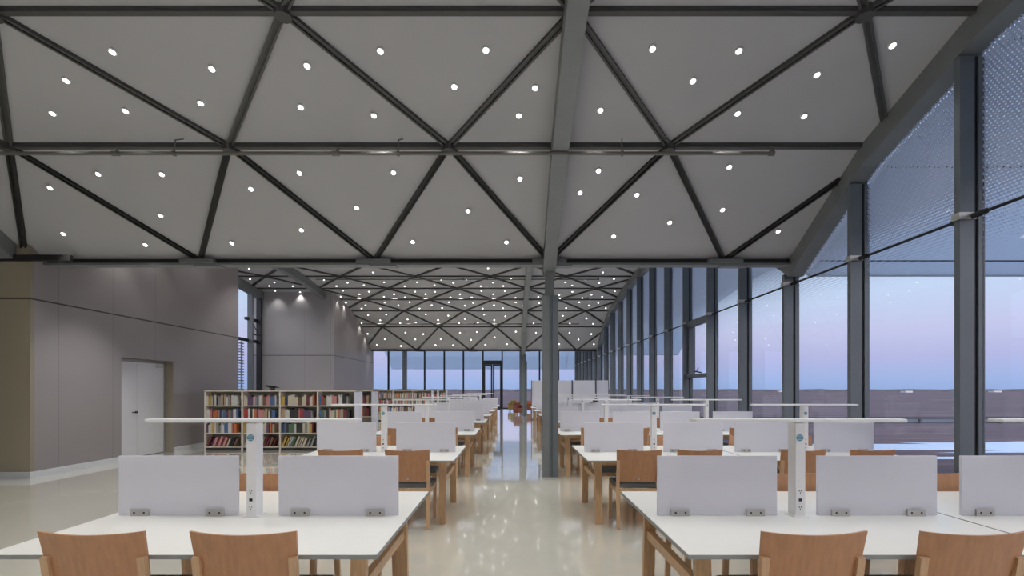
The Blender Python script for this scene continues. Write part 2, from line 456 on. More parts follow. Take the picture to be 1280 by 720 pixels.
# ------------------------------------------------------------------ sprinkler pipes
def pipe(d, xl, xr, drop, label, couplings):
    z = zc(d)-drop
    root = empty('sprinkler_pipe', (0, d, z)); tag(root, label, 'pipe', 'pipes hung below the ceiling')
    MB().tube((xl,0,0),(xr,0,0), .024, 10).done('pipe_run', 'pipe_grey', root)
    b = MB().tube((xr-.02,0,0),(xr+.05,0,0), .034, 10); b.tube((xr+.02,0,0),(xr+.02,0,.09), .025, 8); b.done('end_cap', 'pipe_grey', root)
    for x in couplings:
        b = MB().tube((x-.05,0,0),(x+.05,0,0), .034, 10); b.tube((x+.02,0,0),(x+.02,0,.07), .02, 8); b.done('coupling', 'pipe_grey', root)
    x = xl+.9
    while x < xr:
        b = MB().tube((x,0,0),(x,.02,drop*.6), .009, 6); b.tube((x,.02,drop*.6),(x+.05,.22,drop-.0), .009, 6)
        b.tube((x-.015,0,0),(x+.015,0,0), .038, 8)
        b.done('hanger', 'pipe_grey', root); x += 3.05
pipe(6.58, -11.6, 3.52, .32, 'long thin grey pipe hung below the front ceiling bay, its end capped near the windows', (-5.4,-2.4))
pipe(19.7, -8, 3.5, .22, 'thin pipe under the far ceiling bay, uppermost of the visible far pipes', (-2,))
pipe(22.4, -8, 3.5, .22, 'thin pipe under the far ceiling bay, middle one of the far pipes', (-2,))
pipe(25.7, -8, 3.5, .22, 'thin pipe under the far ceiling bay, lowest one just above the far dip', (-2,))

# ------------------------------------------------------------------ roof overhangs outside
def overhang(x0, x1, d0, d1):
    ds = sorted(set([d0]+rows_between(d0, d1)+[d1]))
    return MB().slab([[(x, d, zc(d)-.30) for x in (x0, x1)] for d in ds], (0,0,.05)).done('roof', 'canopy_sheet', kind='structure')
oh = overhang(XG+.12, 9.7, YB, 8.6)
for dd in (5.15, 6.82, 8.28): MB().tube((XG+.13, dd, zc(dd)-.31), (9.7, dd, zc(dd)-.31), .012, 6).done('canopy_joint', 'guard', oh)
overhang(XG+.12, 9.7, 8.6, 28.2); overhang(XG+.12, 9.7, 28.2, 47.8); overhang(XL-.2, XG+.12, 39.3, 47.8)

# ------------------------------------------------------------------ right glass wall
FD = [5.33+1.71*k for k in range(-3, 20)]          # mullion depths
FD = [d for d in FD if d < 38.6]
mcount = 0
def fin(d, idx):
    zt = zc(d)-.325
    o = empty('steel_mullion', (4.91, d, 0))
    who = (f'tall grey steel mullion of the window wall, {ORD[idx]} counted from the camera end')
    tag(o, who, 'mullion', 'steel mullions of the window wall')
    MB().box(0, .16, -.035, .035, 0, zt).done('blade', 'mullion_grey', o)
    MB().box(.16, .20, -.02, .02, 0, zt).done('shadow_gap', 'mullion_dark', o)
    MB().box(.20, .27, -.04, .04, 0, zt).done('outer_frame', 'mullion_grey', o)
    b = MB().box(-.02, .17, -.05, .05, 3.40, 3.47); b.done('rod_clamp', 'clamp_metal', o)
    return o
for i, d in enumerate(FD): fin(d, i)
edges_d = [YB]+FD+[YF]
wn = 0
for i in range(len(edges_d)-1):
    a, b = edges_d[i]+(.04 if i else 0), edges_d[i+1]-(.04 if i < len(edges_d)-2 else 0)
    if b-a < .1: continue
    wn += 1
    ds = sorted(set([a]+rows_between(a, b)+[b]))
    mb = MB(); mb.slab([[(XG-.01, d, .04), (XG-.01, d, zc(d)-.02)] for d in ds], (.02,0,0))
    w = mb.done(f'window_{wn}', 'glass_frit', kind='structure')
    f = MB(); f.box(XG-.05, XG+.05, a, b, 0, .06)
    f.done('window_sill', 'mullion_grey', w, kind=None)
    if i >= 1:
        r = MB().tube((5.04, a-.04, 3.43), (5.04, b+.04, 3.43), .018, 8)
        r.tube((5.04, a-.02, 3.43), (5.04, a+.16, 3.43), .032, 8); r.tube((5.04, b-.16, 3.43), (5.04, b+.02, 3.43), .032, 8)
        r.done('tie_rod', 'rod_dark', w)
    if i >= 1 and abs(a-12.2) < .3:
        t = MB(); t.box(5.0, XG+.06, a, b, 1.86, 1.96); t.box(5.0, XG+.06, a, b, 3.32, 3.46); t.box(5.04, XG+.06, a, a+.08, 1.96, 3.32); t.box(5.04, XG+.06, b-.08, b, 1.96, 3.32)
        t.done('vent_frame', 'mullion_grey', w)
        t = MB(); t.bar((5.0,a+.55,1.98),(4.90,a+.75,2.02),.03,.03); t.tube((4.93,a+.7,2.02),(4.90,a+.5,2.10),.012,8); t.done('handle', 'screw_dark', w)

# ------------------------------------------------------------------ far glass wall
FX = [-11.7,-9.96,-8.65,-7.04,-5.46,-3.92,-2.34,-.79,.77,2.22,3.74,5.1]
for i in range(len(FX)-1):
    wn += 1
    a, b = FX[i], FX[i+1]
    zt = zc(YF)-.02
    z0 = .04
    if i == 6: z0 = 3.86
    mb = MB().box(a+.03, b-.03, YF-.01, YF+.01, z0, zt)
    w = mb.done(f'window_{wn}', 'glass_clear', kind='structure')
    MB().box(a+.03, b-.03, YF-.05, YF+.05, 3.72 if i == 6 else 0, z0+.02 if i == 6 else .06).done('window_sill', 'mullion_dark', w)
for i, x in enumerate(FX[1:-1]):
    thick = .17 if x in (-8.65, .77) else .06
    o = MB().box(x-thick, x+thick, YF-.12, YF+.08, 0, zc(YF)-.02).done('steel_mullion', 'mullion_grey' if thick > .1 else 'mullion_dark')
    tag(o, f'slim upright of the far end glass wall, {ORD[i]} counted from the wall side' if thick < .1 else f'broad upright of the far end glass wall, {ORD[i]} counted from the wall side', 'mullion', 'uprights of the far glass wall')
dr = empty('door_2', (-1.565, YF, 0)); dr['kind'] = 'structure'
b = MB(); b.box(-.72,.72,-.08,.06,3.56,3.74); b.box(-.72,-.60,-.08,.06,0,3.56); b.box(.60,.72,-.08,.06,0,3.56); b.done('door_frame', 'mullion_dark', dr)
for s in (-1, 1):
    lf = MB(); lf.box(s*.60 if s<0 else .0, .0 if s<0 else .60, -.01,.01,0.06,3.5).done('door_pane', 'glass_clear', dr)
    f = MB(); x0 = -.60 if s < 0 else .02; x1 = -.02 if s < 0 else .60
    inner = (x1-.12, x1) if s < 0 else (x0, x0+.12)
    f.box(inner[0], inner[1], -.04,.04,0,3.55); f.box(x0,x1,-.04,.04,3.45,3.55); f.box(x0,x1,-.04,.04,0,.12); f.done('door_leaf', 'mullion_dark', dr)

# ------------------------------------------------------------------ solid walls
def wall_block(name, x0, x1, d0, d1, mat, hole=None):
    ds = sorted(set([d0]+rows_between(d0, d1)+[d1]))
    mb = MB()
    rows = [[(x0, d, zc(d)+.05), (x1, d, zc(d)+.05)] for d in ds]
    lo = [[(x0, d, 0), (x1, d, 0)] for d in ds]
    n = len(ds)
    T = [[mb.bm.verts.new(p) for p in r] for r in rows]; Bt = [[mb.bm.verts.new(p) for p in r] for r in lo]
    for i in range(n-1):
        mb.bm.faces.new((T[i][0],T[i][1],T[i+1][1],T[i+1][0])); mb.bm.faces.new((Bt[i][0],Bt[i+1][0],Bt[i+1][1],Bt[i][1]))
        mb.bm.faces.new((T[i][0],T[i+1][0],Bt[i+1][0],Bt[i][0])); mb.bm.faces.new((T[i][1],Bt[i][1],Bt[i+1][1],T[i+1][1]))
    mb.bm.faces.new((T[0][1],T[0][0],Bt[0][0],Bt[0][1])); mb.bm.faces.new((T[-1][0],T[-1][1],Bt[-1][1],Bt[-1][0]))
    return mb.done(name, mat, kind='structure')
# side block in pieces around the recessed door opening
D0, D1 = 10.27, 11.85
wall_block('wall_left', XL-.2, -8.3, 8.40, D0, 'panel_y')
wall_block('wall_left', XL-.2, -8.3, D1, 14.66, 'panel_y')
wall_block('wall_left', XL-.2, -8.56, D0, D1, 'panel_y')
mb = MB(); mb.box(-8.56, -8.3, D0, D1, 2.22, 3.9); 
ds = sorted(set([D0]+rows_between(D0, D1)+[D1]))
mb = MB().slab([[(-8.56, d, 2.22), (-8.3, d, 2.22)] for d in ds], (0,0,4.1))
for v in mb.bm.verts:
    if v.co.z > 3: v.co.z = zc(v.co.y)+.05
mb.done('wall_left', 'panel_y', kind='structure')
MB().box(-8.56, -8.30, D1-.012, D1-.001, 0, 2.22).done('trim_2', 'reveal_beige', kind='structure')
mb = wall_block('wall_front_left', XL-.2, -8.3, 8.32, 8.399, 'panel_olive')
wall_block('wall_back_left', XL-.2, -8.2, 22.2, 28.6, 'panel_y')
wall_block('wall_back_left', XL-.2, -8.2, 22.12, 22.199, 'panel_x')
for i, (x0,x1,y0,y1) in enumerate([(-8.3,-8.27,8.32,D0),(-8.3,-8.27,D1,14.66),(XL,-8.27,8.29,8.32),(-8.2,-8.17,22.1,28.6)]):
    MB().box(x0,x1,y0,y1,0,.11).done(['baseboard_left','baseboard_left','baseboard_front','baseboard_far'][i], 'baseboard_white', kind='structure')
# left outer wall, front part
def side_wall(x0, x1, a, b, mat, name): return wall_block(name, x0, x1, a, b, mat)
side_wall(XL-.2, XL, YB, 8.3, 'panel_y', 'wall_outer_left')
MB().box(XL-.2, XG+.1, YB-.2, YB, 0, zc(YB)+.3).done('wall_back', 'panel_x', kind='structure')
side_wall(XL-.2, XL, 28.6, YF, 'panel_y', 'wall_outer_far')
# small left glass wall between blocks
wn += 1
ds = sorted(set([14.66]+rows_between(14.66, 22.1)+[22.1]))
w = MB().slab([[(XL+.05, d, .04), (XL+.05, d, zc(d)-.02)] for d in ds], (.02,0,0)).done(f'window_{wn}', 'glass_clear', kind='structure')
b = MB(); b.box(XL-.02, XL+.12, 14.66, 22.1, 3.65, 3.77); b.box(XL-.02, XL+.12, 21.15, 22.1, 4.6, 4.72); b.box(XL-.02,XL+.12,14.66,22.1,0,.08)
b.done('window_transom', 'mullion_dark', w)
for i, d in enumerate((16.2, 17.9, 19.6, 21.3, 22.04)):
    o = empty('steel_mullion', (XL+.06, d, 0)); tag(o, f'steel mullion of the small glazed gap between the wall blocks, {ORD[i]} one deep', 'mullion', 'mullions of the small glazed gap')
    MB().box(0, .22, -.05, .05, 0, zc(d)-.3).done('blade', 'mullion_grey' if i < 4 else 'mullion_dark', o)
b = MB().bar((XL+.15,21.4,4.55),(XL+.32,21.8,3.95),.025,.025); b.tube((XL+.1,21.75,4.0),(XL+.36,21.75,4.0),.03,8)
b.done('window_opener', 'mullion_dark', w)
lv = empty('louvre_screen', (XL-.6, 14.8, 0)); tag(lv, 'horizontal slatted sun screen outside the glazed gap between the wall blocks', 'louvre')
b = MB()
z = .1
while z < 3.7: b.box(-.03,.05,0,7.3,z,z+.045); z += .13
b.done('slats', 'roof_outside', lv)
b = MB(); b.box(-.08,-.03,0,.06,-.3,3.75); b.box(-.08,-.03,3.6,3.66,-.3,3.75); b.box(-.08,-.03,7.24,7.3,-.3,3.75); b.done('slat_frame', 'mullion_grey', lv)

# door in the side wall
dr = empty('door_1', (-8.54, (D0+D1)/2, 0)); dr['kind'] = 'structure'
h = (D1-D0)/2
b = MB(); b.box(-.02,.05,-h,-h+.05,0,2.2); b.box(-.02,.05,h-.05,h,0,2.2); b.box(-.02,.05,-h,h,2.15,2.21); b.done('door_frame', 'door_frame', dr)
l1 = MB().box(-.01,.03,-h+.05,-.096,.015,2.15).done('door_leaf', 'door_grey', dr)
l2 = MB().box(-.01,.03,-.09,h-.05,.015,2.15).done('door_leaf', 'door_grey', dr)
b = MB().tube((.03,-.14,1.02),(.075,-.14,1.02),.022,12); b.tube((.075,-.14,1.02),(.075,-.28,1.02),.010,8); b.done('door_handle', 'black_plastic', l1)
b = MB().box(.03,.08,.48,.68,2.05,2.10); b.bar((.09,.58,2.09),(.12,.40,2.12),.02,.012); b.done('door_closer', 'bracket_metal', l2)

# ------------------------------------------------------------------ columns
def column(x, d, w, label):
    o = empty('steel_column', (x, d, 0)); tag(o, label, 'column')
    t = w/2
    b = MB(); b.box(-t, -.02, -t, t, 0, 3.18); b.done('column_side', 'beam_dark' if 0 else 'steel_grey', o)
    b = MB(); b.box(-.02, .035, -t+.02, t-.02, 0, 3.18); b.done('column_recess', 'mullion_grey', o)
    b = MB(); b.box(.035, t, -t, t, 0, 3.18); b.done('column_side', 'mullion_grey', o)
    b = MB(); b.box(-.085,.07,-.08,.08,3.18,3.60); b.tube((0,0,3.60),(0,0,zc(V0)-.2),.05,12,.035); b.done('column_head', 'steel_grey', o)
column(.672, 8.56, .27, 'square grey steel column standing by the aisle under the front ceiling dip')
column(.74, 28.2, .26, 'second grey steel column far down the aisle beside the armchairs')

# ------------------------------------------------------------------ tables
tb = empty('reading_table')
TW, TD = .93, .71
tt = MB().box(-TW,TW,-TD,TD,.7265,.75).bevel(.002,1).done('tabletop', 'table_white', tb)
b = MB()
for (a0,a1,c0,c1) in ((-TW-.001,TW+.001,-TD-.0015,-TD+.001),(-TW-.001,TW+.001,TD-.001,TD+.0015),(-TW-.0015,-TW+.001,-TD,TD),(TW-.001,TW+.0015,-TD,TD)): b.box(a0,a1,c0,c1,.727,.7475)
b.done('edge_band', 'edge_grey', tt)
for sx in (-1, 1):
    for sy in (-1, 1):
        x = sx*(TW-.155)
        b = MB(); b.bar((x, sy*.53, 0.0), (x, sy*.47, .725), .08, .042, Vector((0,1,0)))
        b.done('leg', 'table_wood', tb)
    b = MB(); b.box(sx*(TW-.155)-.022, sx*(TW-.155)+.022, -.47, .47, .46, .52); b.done('side_rail', 'table_wood', tb)
b = MB(); b.box(-TW+.18, TW-.18, -.46,-.43,.655,.725); b.box(-TW+.18, TW-.18, .43,.46,.655,.725)
for sx in (-1,1): b.box(sx*(TW-.155)-.015, sx*(TW-.155)+.015, -.46,.46,.655,.725)
b.done('apron', 'table_wood', tb)
for sx in (-1, 1):
    dv = MB().box(sx*.495-.37, sx*.495+.37, -.009, .009, .752, 1.120).bevel(.002,1).done('divider', 'frosted', tb)
    for s2 in (-1, 1):
        cx = sx*.495+s2*.232
        bk = MB(); bk.box(cx-.055,cx+.055,-.022,-.009,.751,.792); bk.box(cx-.055,cx+.055,.009,.022,.751,.792); nf = len(bk.bm.faces)
        for q in (-.03,.03): bk.tube((cx+q,-.0235,.771),(cx+q,.0235,.771),.0065,8)
        bk = bk.done('bracket', 'bracket_metal', dv); bk.data.materials.append(MATS['screw_dark'])
        for pi in bk.data.polygons[nf:]: pi.material_index = 1
register(tb)
# screws belong to the bracket surface
scm = MB()
PITCH = 3.036; YT = 2.287
TCOL = {'bookcase-side': -1.57, 'column-side': 1.765, 'window-side': 3.645}
tables = []
def row_centre(r): return YT+TD+PITCH*r
firstt = True
for cname, n in (('bookcase-side', 8), ('column-side', 7), ('window-side', 7)):
    for r in range(n):
        o = tb if firstt else copy_tree(tb); firstt = False
        o.location = (TCOL[cname], row_centre(r), 0)
        tag(o, f'white-topped oak reading table with frosted dividers, {cname} column, {ORD[r]} row from the camera', 'table', f'reading tables in the {cname} column')
        tables.append((cname, r))

# ------------------------------------------------------------------ table lamps with power post
def lamp_proto():
    o = empty('table_lamp')
    p = MB().box(-.032,.032,-.04,.04,0,.575).bevel(.004,1).done('post', 'lamp_white', o)
    b = MB(); b.box(-.65,.65,-.05,.05,.578,.600).bevel(.008,2); b.done('light_bar', 'lamp_white', o)
    b = MB().tube((-.004,-.0405,.485),(-.004,-.0425,.485),.021,18); lg = b.done('round_emblem', 'logo_teal', p)
    b = MB()
    for k in (-1,0,1): b.box(-.004-.015,-.004+.015,-.0435,-.0425,.485+k*.011-.0022,.485+k*.011+.0022)
    b.done('emblem_stripes', 'logo_pale', p)
    for zz in (.055,.105,.155):
        b = MB().box(-.022,.018,-.0425,-.040,zz-.017,zz+.017); f = b.done('socket_plate', 'lamp_white', p)
        b = MB()
        if zz == .105: b.box(-.012,.008,-.0435,-.0425,zz-.009,zz+.009)
        else:
            for dx,dz in ((-.008,.006),(.004,.006),(-.002,-.007)): b.box(dx-.0022,dx+.0022,-.0435,-.0425,zz+dz-.004,zz+dz+.004)
        b.done('socket_holes', 'black_plastic', p)
    MB().box(-.045,.045,-.05,.05,0,.004).done('foot_plate', 'lamp_white', o)
    register(o)
    return o
lp = lamp_proto(); fl = True
for cname, r in tables:
    o = lp if fl else copy_tree(lp); fl = False
    o.location = (TCOL[cname]-(.025 if cname == 'bookcase-side' else 0), row_centre(r), .7505)
    tag(o, f'slim white T-shaped lamp post with sockets, {ORD[r]} row of the {cname} tables', 'lamp', f'white T-shaped lamps on the {cname} tables')

# ------------------------------------------------------------------ chairs
def chair_proto():
    o = empty('reading_chair')      # faces +Y
    W = .245; n = 12
    rows = []
    for zi in range(9):
        t = zi/8; z = .515+(.878-.515)*t; yb = -.195-.075*t
        rr = []
        hw = W*(.93+.07*t)
        for k in range(n+1):
            u = -1+2*k/n
            rr.append((u*hw, yb-.030*(1-u*u), z + (.012*(u*u-1) if zi == 8 else 0)))
        rows.append(rr)
    bk = MB().slab(rows, (0,.014,0)).done('backrest', 'chair_ply', o, smooth=False)
    MB().tube((0,-.241,.55),(0,-.222,.55),.012,12).done('bolt', 'bracket_metal', bk)
    for s in (-1, 1):
        b = MB(); x = s*(W-.022)
        b.bar((x,-.250,0),(x,-.208,.46),.038,.03,Vector((0,1,0))); b.bar((x,-.208,.45),(x,-.252,.755),.036,.026,Vector((0,1,0)))
        b.done('leg', 'chair_wood', o)
        b = MB(); b.bar((x,.225,0),(x,.205,.45),.036,.036,Vector((0,1,0))); b.done('leg', 'chair_wood', o)
        b = MB(); b.box(x-.012,x+.012,-.20,.20,.385,.435); b.done('side_rail', 'chair_wood', o)
    MB().box(-W+.03,W-.03,.19,.212,.395,.44).done('cross_rail', 'chair_wood', o); MB().box(-W+.03,W-.03,-.215,-.193,.395,.44).done('cross_rail', 'chair_wood', o)
    b = MB(); b.box(-W+.01,W-.01,-.19,.25,.442,.484).bevel(.015,2); b.done('seat', 'seat_fabric', o)
    register(o)
    return o
ch = chair_proto(); fc = True
OFFS = {('bookcase-side',0):(-.37,.33), ('bookcase-side',1):(-.30,.43), ('column-side',0):(-.375,.365), ('column-side',1):(-.375,.285), ('window-side',0):(-.45,.30),('window-side',1):(-.47,.285)}
for cname, r in tables:
    o1, o2 = OFFS.get((cname, r), (-.36+R.uniform(-.04,.04), .36+R.uniform(-.04,.04)))
    if r == 0 and cname == 'bookcase-side': far = (-.40,.46-.02)
    else: far = (-.37+R.uniform(-.05,.05), .38+R.uniform(-.05,.05))
    for side, pair in (('front', (o1, o2)), ('rear', far)):
        for j, dx in enumerate(pair):
            o = ch if fc else copy_tree(ch); fc = False
            cx = TCOL[cname]+dx; y = row_centre(r)
            if side == 'front': o.location = (cx, y-TD+.205+R.uniform(-.012,.012)*(r > 1), 0); o.rotation_euler = (0,0,R.uniform(-.015,.015))
            else: o.location = (cx, y+TD-.205+R.uniform(0,.03), 0); o.rotation_euler = (0,0,math.pi+R.uniform(-.03,.03))
            near_aisle = (j == 1) if cname == 'bookcase-side' else (j == 0)
            tag(o, f'oak chair with plywood back, {"aisle" if near_aisle else "outer"} seat on the {side} side, {cname} table, {ORD[r]} row',
                'chair', f'plywood-backed chairs at the {cname} tables')

# tall screens beyond the last rows
for i, (a, b_) in enumerate(((.97,2.02),(2.05,3.0),(3.03,4.18),(4.21,4.84))):
    o = empty('tall_screen', ((a+b_)/2, 24.2, 0)); tag(o, f'tall pale free-standing screen behind the last tables, {ORD[i]} one out from the aisle', 'screen', 'tall pale screens behind the last tables')
    h = (b_-a)/2
    MB().box(-h+.02,h-.02,-.02,.02,.08,1.99).done('panel', 'frosted', o)
    MB().box(h-.02,h+.01,-.03,.03,0,2.0).done('post', 'screen_post', o)
    MB().box(-h-.01,-h+.02,-.03,.03,0,2.0).done('post', 'screen_post', o)
    b = MB(); b.box(-h,-h+.06,-.2,.2,0,.03); b.box(h-.06,h,-.2,.2,0,.03); b.done('foot', 'screen_post', o)

# ------------------------------------------------------------------ bookcases and books
def bookcase(x0, x1, y0, dep, nb, label, full=True):
    o = empty('bookcase', ((x0+x1)/2, y0+dep/2, 0)); tag(o, label, 'bookcase', 'double-sided bookcases by the wall blocks')
    W = (x1-x0)/2; D = dep/2; bw = (x1-x0)/nb
    for s in (-1,1):
        b = MB().box(s*W-(.0 if s<0 else .03), s*W+(.03 if s<0 else 0), -D, D, 0, 1.50); b.done('end_panel', 'shelf_panel' if s > 0 else 'shelf_cream', o)
    for k in range(1, nb):
        x = -W+bw*k
        MB().box(x-.02,x+.02,-D,D,.0,1.48).done('upright', 'shelf_cream', o)
    MB().box(-W,W,-D,D,1.48,1.505).done('top_board', 'shelf_cream', o)
    b = MB(); b.box(-W+.03,W-.03,-.012,.012,.09,1.48); b.done('back_board', 'shelf_back', o)
    b = MB(); b.box(-W+.02,W-.02,-D+.03,D-.03,0,.06); b.done('plinth', 'beam_dark', o)
    for k in range(nb):
        for t in range(4):
            z = .07+.345*t
            MB().box(-W+bw*k+.022,-W+bw*(k+1)-.022,-D+.012,D-.012,z,z+.022).done('shelf', 'shelf_cream', o)
    return o
LB = [(-7.74,-3.94,12.15,.58,4,'cream bookcase with four bays of books, frontmost beside the wall with the door'),
      (-7.70,-3.90,13.5,.60,4,'bookcase standing directly behind the frontmost one, only its end panel showing'),
      (-7.70,-3.90,23.5,.50,4,'distant bookcase with two full tiers showing beyond the first lamps'),
      (-7.70,-3.90,25.3,.50,4,'distant bookcase just behind the first distant one, end panel showing'),
      (-7.70,-3.75,27.6,.50,4,'farthest bookcase, last of the row before the far glass wall')]
for a in LB: bookcase(*a)
nb_books = 0
protos = {}
def book_mesh(c, w, h, dp):
    w = round(w, 3); h = round(h, 2); key = (c, w, h)
    if key not in protos:
        b = MB(); b.box(-w/2, w/2, 0, dp, 0, h); bm = b.bm
        me = bpy.data.meshes.new('book'); bmesh.ops.recalc_face_normals(bm, faces=bm.faces[:]); bm.to_mesh(me); bm.free(); me.materials.append(MATS['book_'+c])
        protos[key] = me
    return protos[key]
TIER = ['lowest','second','third','top']
def fill(case, bay, tier, x0, x1, y, z, cap, lean, where, order):
    global nb_books
    x = x0+.01; i = 0
    while x < x0+(x1-x0)*cap:
        w = R.choice((.022,.028,.034,.042,.05,.058)); h = R.uniform(.2,.275); c = R.choice(BOOKC)
        if R.random() < .35 and i: c = last
        last = c
        if lean and x+w+.07 > x1: break
        o = bpy.data.objects.new('book', book_mesh(c, w, h, .17)); COL.objects.link(o)
        o.location = (x+w/2+(.0 if not lean else .0), y, z)
        if lean:
            o.rotation_euler = (0, .38, 0); o.location.z = z+math.sin(.38)*w/2+.001; x += w*1.08
        tag(o, f'{c.replace("_"," ")} book, {ORD[i]} from the wall, {TIER[tier]} shelf, {where}', 'book', 'books in the front bookcase' if case == 0 else 'books in the second bookcase')
        x += w+.0015; i += 1; nb_books += 1
x0c, x1c, y0c, dep, nbb, _ = LB[0]
bw = (x1c-x0c)/4
caps = {0:(.78,.95,.88,.72),1:(.72,.95,.92,.95),2:(.9,.9,.9,.72),3:(.92,.92,.92,.7)}
for bay in range(4):
    for tier in range(4):
        xa = x0c+bw*bay+.025; xb = x0c+bw*(bay+1)-.025
        wh = ['wall-end bay','second bay','third bay','aisle-end bay'][bay]+', front bookcase'
        lean = tier == 0
        cap = (.82 if lean else R.choice((.72,.8,.86,.92)))
        fill(0, bay, tier, xa, xb, y0c+.03, .094+.345*tier, cap, lean, wh, None)
fill(1, 3, 3, -4.85, -3.95, LB[1][2]+.03, .094+.345*3, .88, False, 'aisle-end bay, second bookcase', None)
fill(1, 3, 2, -4.85, -3.95, LB[1][2]+.03, .094+.345*2, .88, False, 'aisle-end bay, second bookcase', None)
# distant books
for ci in (2,3,4):
    x0c, x1c, y0c, dep, nbb, _ = LB[ci]; bw = (x1c-x0c)/4
    byc = {}
    for bay in range(4):
        for tier in range(4):
            x = x0c+bw*bay+.03; xe = x0c+bw*(bay+1)-.05
            while x < xe:
                w = R.choice((.025,.03,.04,.05)); h = R.uniform(.2,.28); c = R.choice(BOOKC)
                byc.setdefault(c, []).append((x,x+w,y0c+.03,y0c+.2,.094+.345*tier,.094+.345*tier+h)); x += w+.002
    me = bpy.data.meshes.new('distant_books'); bm = bmesh.new(); names = sorted(byc)
    for n, c in enumerate(names):
        me.materials.append(MATS['book_'+c])
        for (a,b_,c0,d0,e0,f0) in byc[c]:
            v = [bm.verts.new(p) for p in ((a,c0,e0),(b_,c0,e0),(b_,d0,e0),(a,d0,e0),(a,c0,f0),(b_,c0,f0),(b_,d0,f0),(a,d0,f0))]
            for f in ((0,3,2,1),(4,5,6,7),(0,1,5,4),(1,2,6,5),(2,3,7,6),(3,0,4,7)):
                fc_ = bm.faces.new([v[i] for i in f]); fc_.material_index = n
    bm.to_mesh(me); bm.free()
    o = bpy.data.objects.new('distant_books', me); COL.objects.link(o); o['kind'] = 'stuff'
    tag(o, f'mixed coloured books filling the {["first","second","last"][ci-2]} of the distant bookcases', 'books')

# small plant on the bookcase
pl = empty('potted_plant', (-6.1, 12.32, 1.506)); tag(pl, 'small dark leafy plant in a low pot on top of the front bookcase', 'plant')
MB().tube((0,0,0),(0,0,.07),.05,12,.06).done('pot', 'pot', pl)
b = MB()
for k in range(34):
    a = R.uniform(0, 6.28); l = R.uniform(.08,.22); e = R.uniform(-.2,.35)
    p = Vector((0,0,.07)); q = p+Vector((math.cos(a)*l, math.sin(a)*l*.6, e*l+.01))
    side = Vector((-math.sin(a), math.cos(a), 0))*.02
    mid = (p+q)/2+Vector((0,0,.02))
    vs = [b.bm.verts.new(v) for v in (p, mid+side, q, mid-side)]; b.bm.faces.new(vs)
b.done('leaves', 'leaf_dark', pl)

# cap on a divider
cp = empty('baseball_cap', (2.62, row_centre(4)-.0, 1.1205)); tag(cp, 'black cap with a pale band resting on top of a frosted divider', 'cap')
rows = []
for i in range(6):
    t = i/5*math.pi/2; rows.append([(.095*math.cos(t)*math.cos(a*2*math.pi/14), .105*math.cos(t)*math.sin(a*2*math.pi/14), .04+.10*math.sin(t)) for a in range(15)])
MB().grid(rows).done('crown', 'black_plastic', cp)
MB().tube((0,0,0),(0,0,.042),.10,16).done('band', 'cap_band', cp)
b = MB(); b.slab([[(-.07,-.04,.0),(-.07,.04,.0)],[(-.17,-.055,-.008),(-.17,.055,-.008)]],(0,0,.006)); b.done('brim','black_plastic',cp)

# ------------------------------------------------------------------ armchairs at the far end
def armchair(x, d, rz, mat, label, s=(1,1,1)):
    o = empty('armchair', (x, d, 0), rz); tag(o, label, 'armchair', 'leather armchairs at the far end of the aisle'); o.scale = s
    MB().box(-.33,.33,-.30,.30,.12,.42).bevel(.04,2).done('seat', mat, o)
    MB().box(-.36,.36,.24,.40,.12,.78).bevel(.05,2).done('backrest', mat, o)
    for sx in (-1,1):
        MB().box(sx*.39-.07,sx*.39+.07,-.32,.38,.12,.60).bevel(.04,2).done('armrest', mat, o)
        for sy in (-.25,.3): MB().tube((sx*.34,sy,0),(sx*.34,sy,.13),.02,8).done('leg', 'sofa_leg', o)
armchair(.42, 29.6, .4, 'leather_red', 'red-brown leather armchair beside the far steel column', (.58,.8,.95))
armchair(.05, 34.0, -.3, 'leather_olive', 'olive-yellow armchair behind the red-brown one near the far glass', (.62,.8,1))
armchair(1.35, 33.0, .9, 'leather_orange', 'orange armchair on the window side of the far steel column', (.7,.8,1))

# ------------------------------------------------------------------ outside
def blob(cx, cy, rx, ry, n, seed, z):
    rr = random.Random(seed); b = MB(); c = b.bm.verts.new((cx,cy,z+.05)); vs = []; base = []
    for i in range(n):
        a = 2*math.pi*i/n; k = 1+rr.uniform(-.25,.25)
        vs.append(b.bm.verts.new((cx+rx*k*math.cos(a), cy+ry*k*math.sin(a), z)))
    for i in range(n): b.bm.faces.new((c, vs[i], vs[(i+1)%n]))
    return b
for i, (cx,cy,rx,ry) in enumerate(((24,15.4,17,1.5),(15,12.9,5.2,.3),(48,18.3,5,.8))):
    o = blob(cx,cy,rx,ry,40,i+3,-.30).done('snow_patch', 'snow')
    tag(o, ['long bluish snow bank across the field beyond the window tables','narrow ragged snow strip in front of the long snow bank','outlying snow patch beyond the end of the long bank'][i], 'snow', 'snow patches outside')
b = MB(); b.box(6, 400, 26.5, 31.5, -.30, -.26); o = b.done('road', 'road', kind='structure')
gr = empty('guard_rail', (0, 26.3, -.3)); tag(gr, 'low dark guard rail along the far edge of the brown field outside', 'fence')
b = MB(); b.box(9, 260, -.03,.03,.22,.34); b.done('rail', 'guard', gr)
b = MB(); 
x = 9
while x < 200: b.box(x-.05,x+.05,-.04,.04,0,.22); x += 2.2
o = b.done('posts', 'guard', gr); o['kind'] = 'stuff'
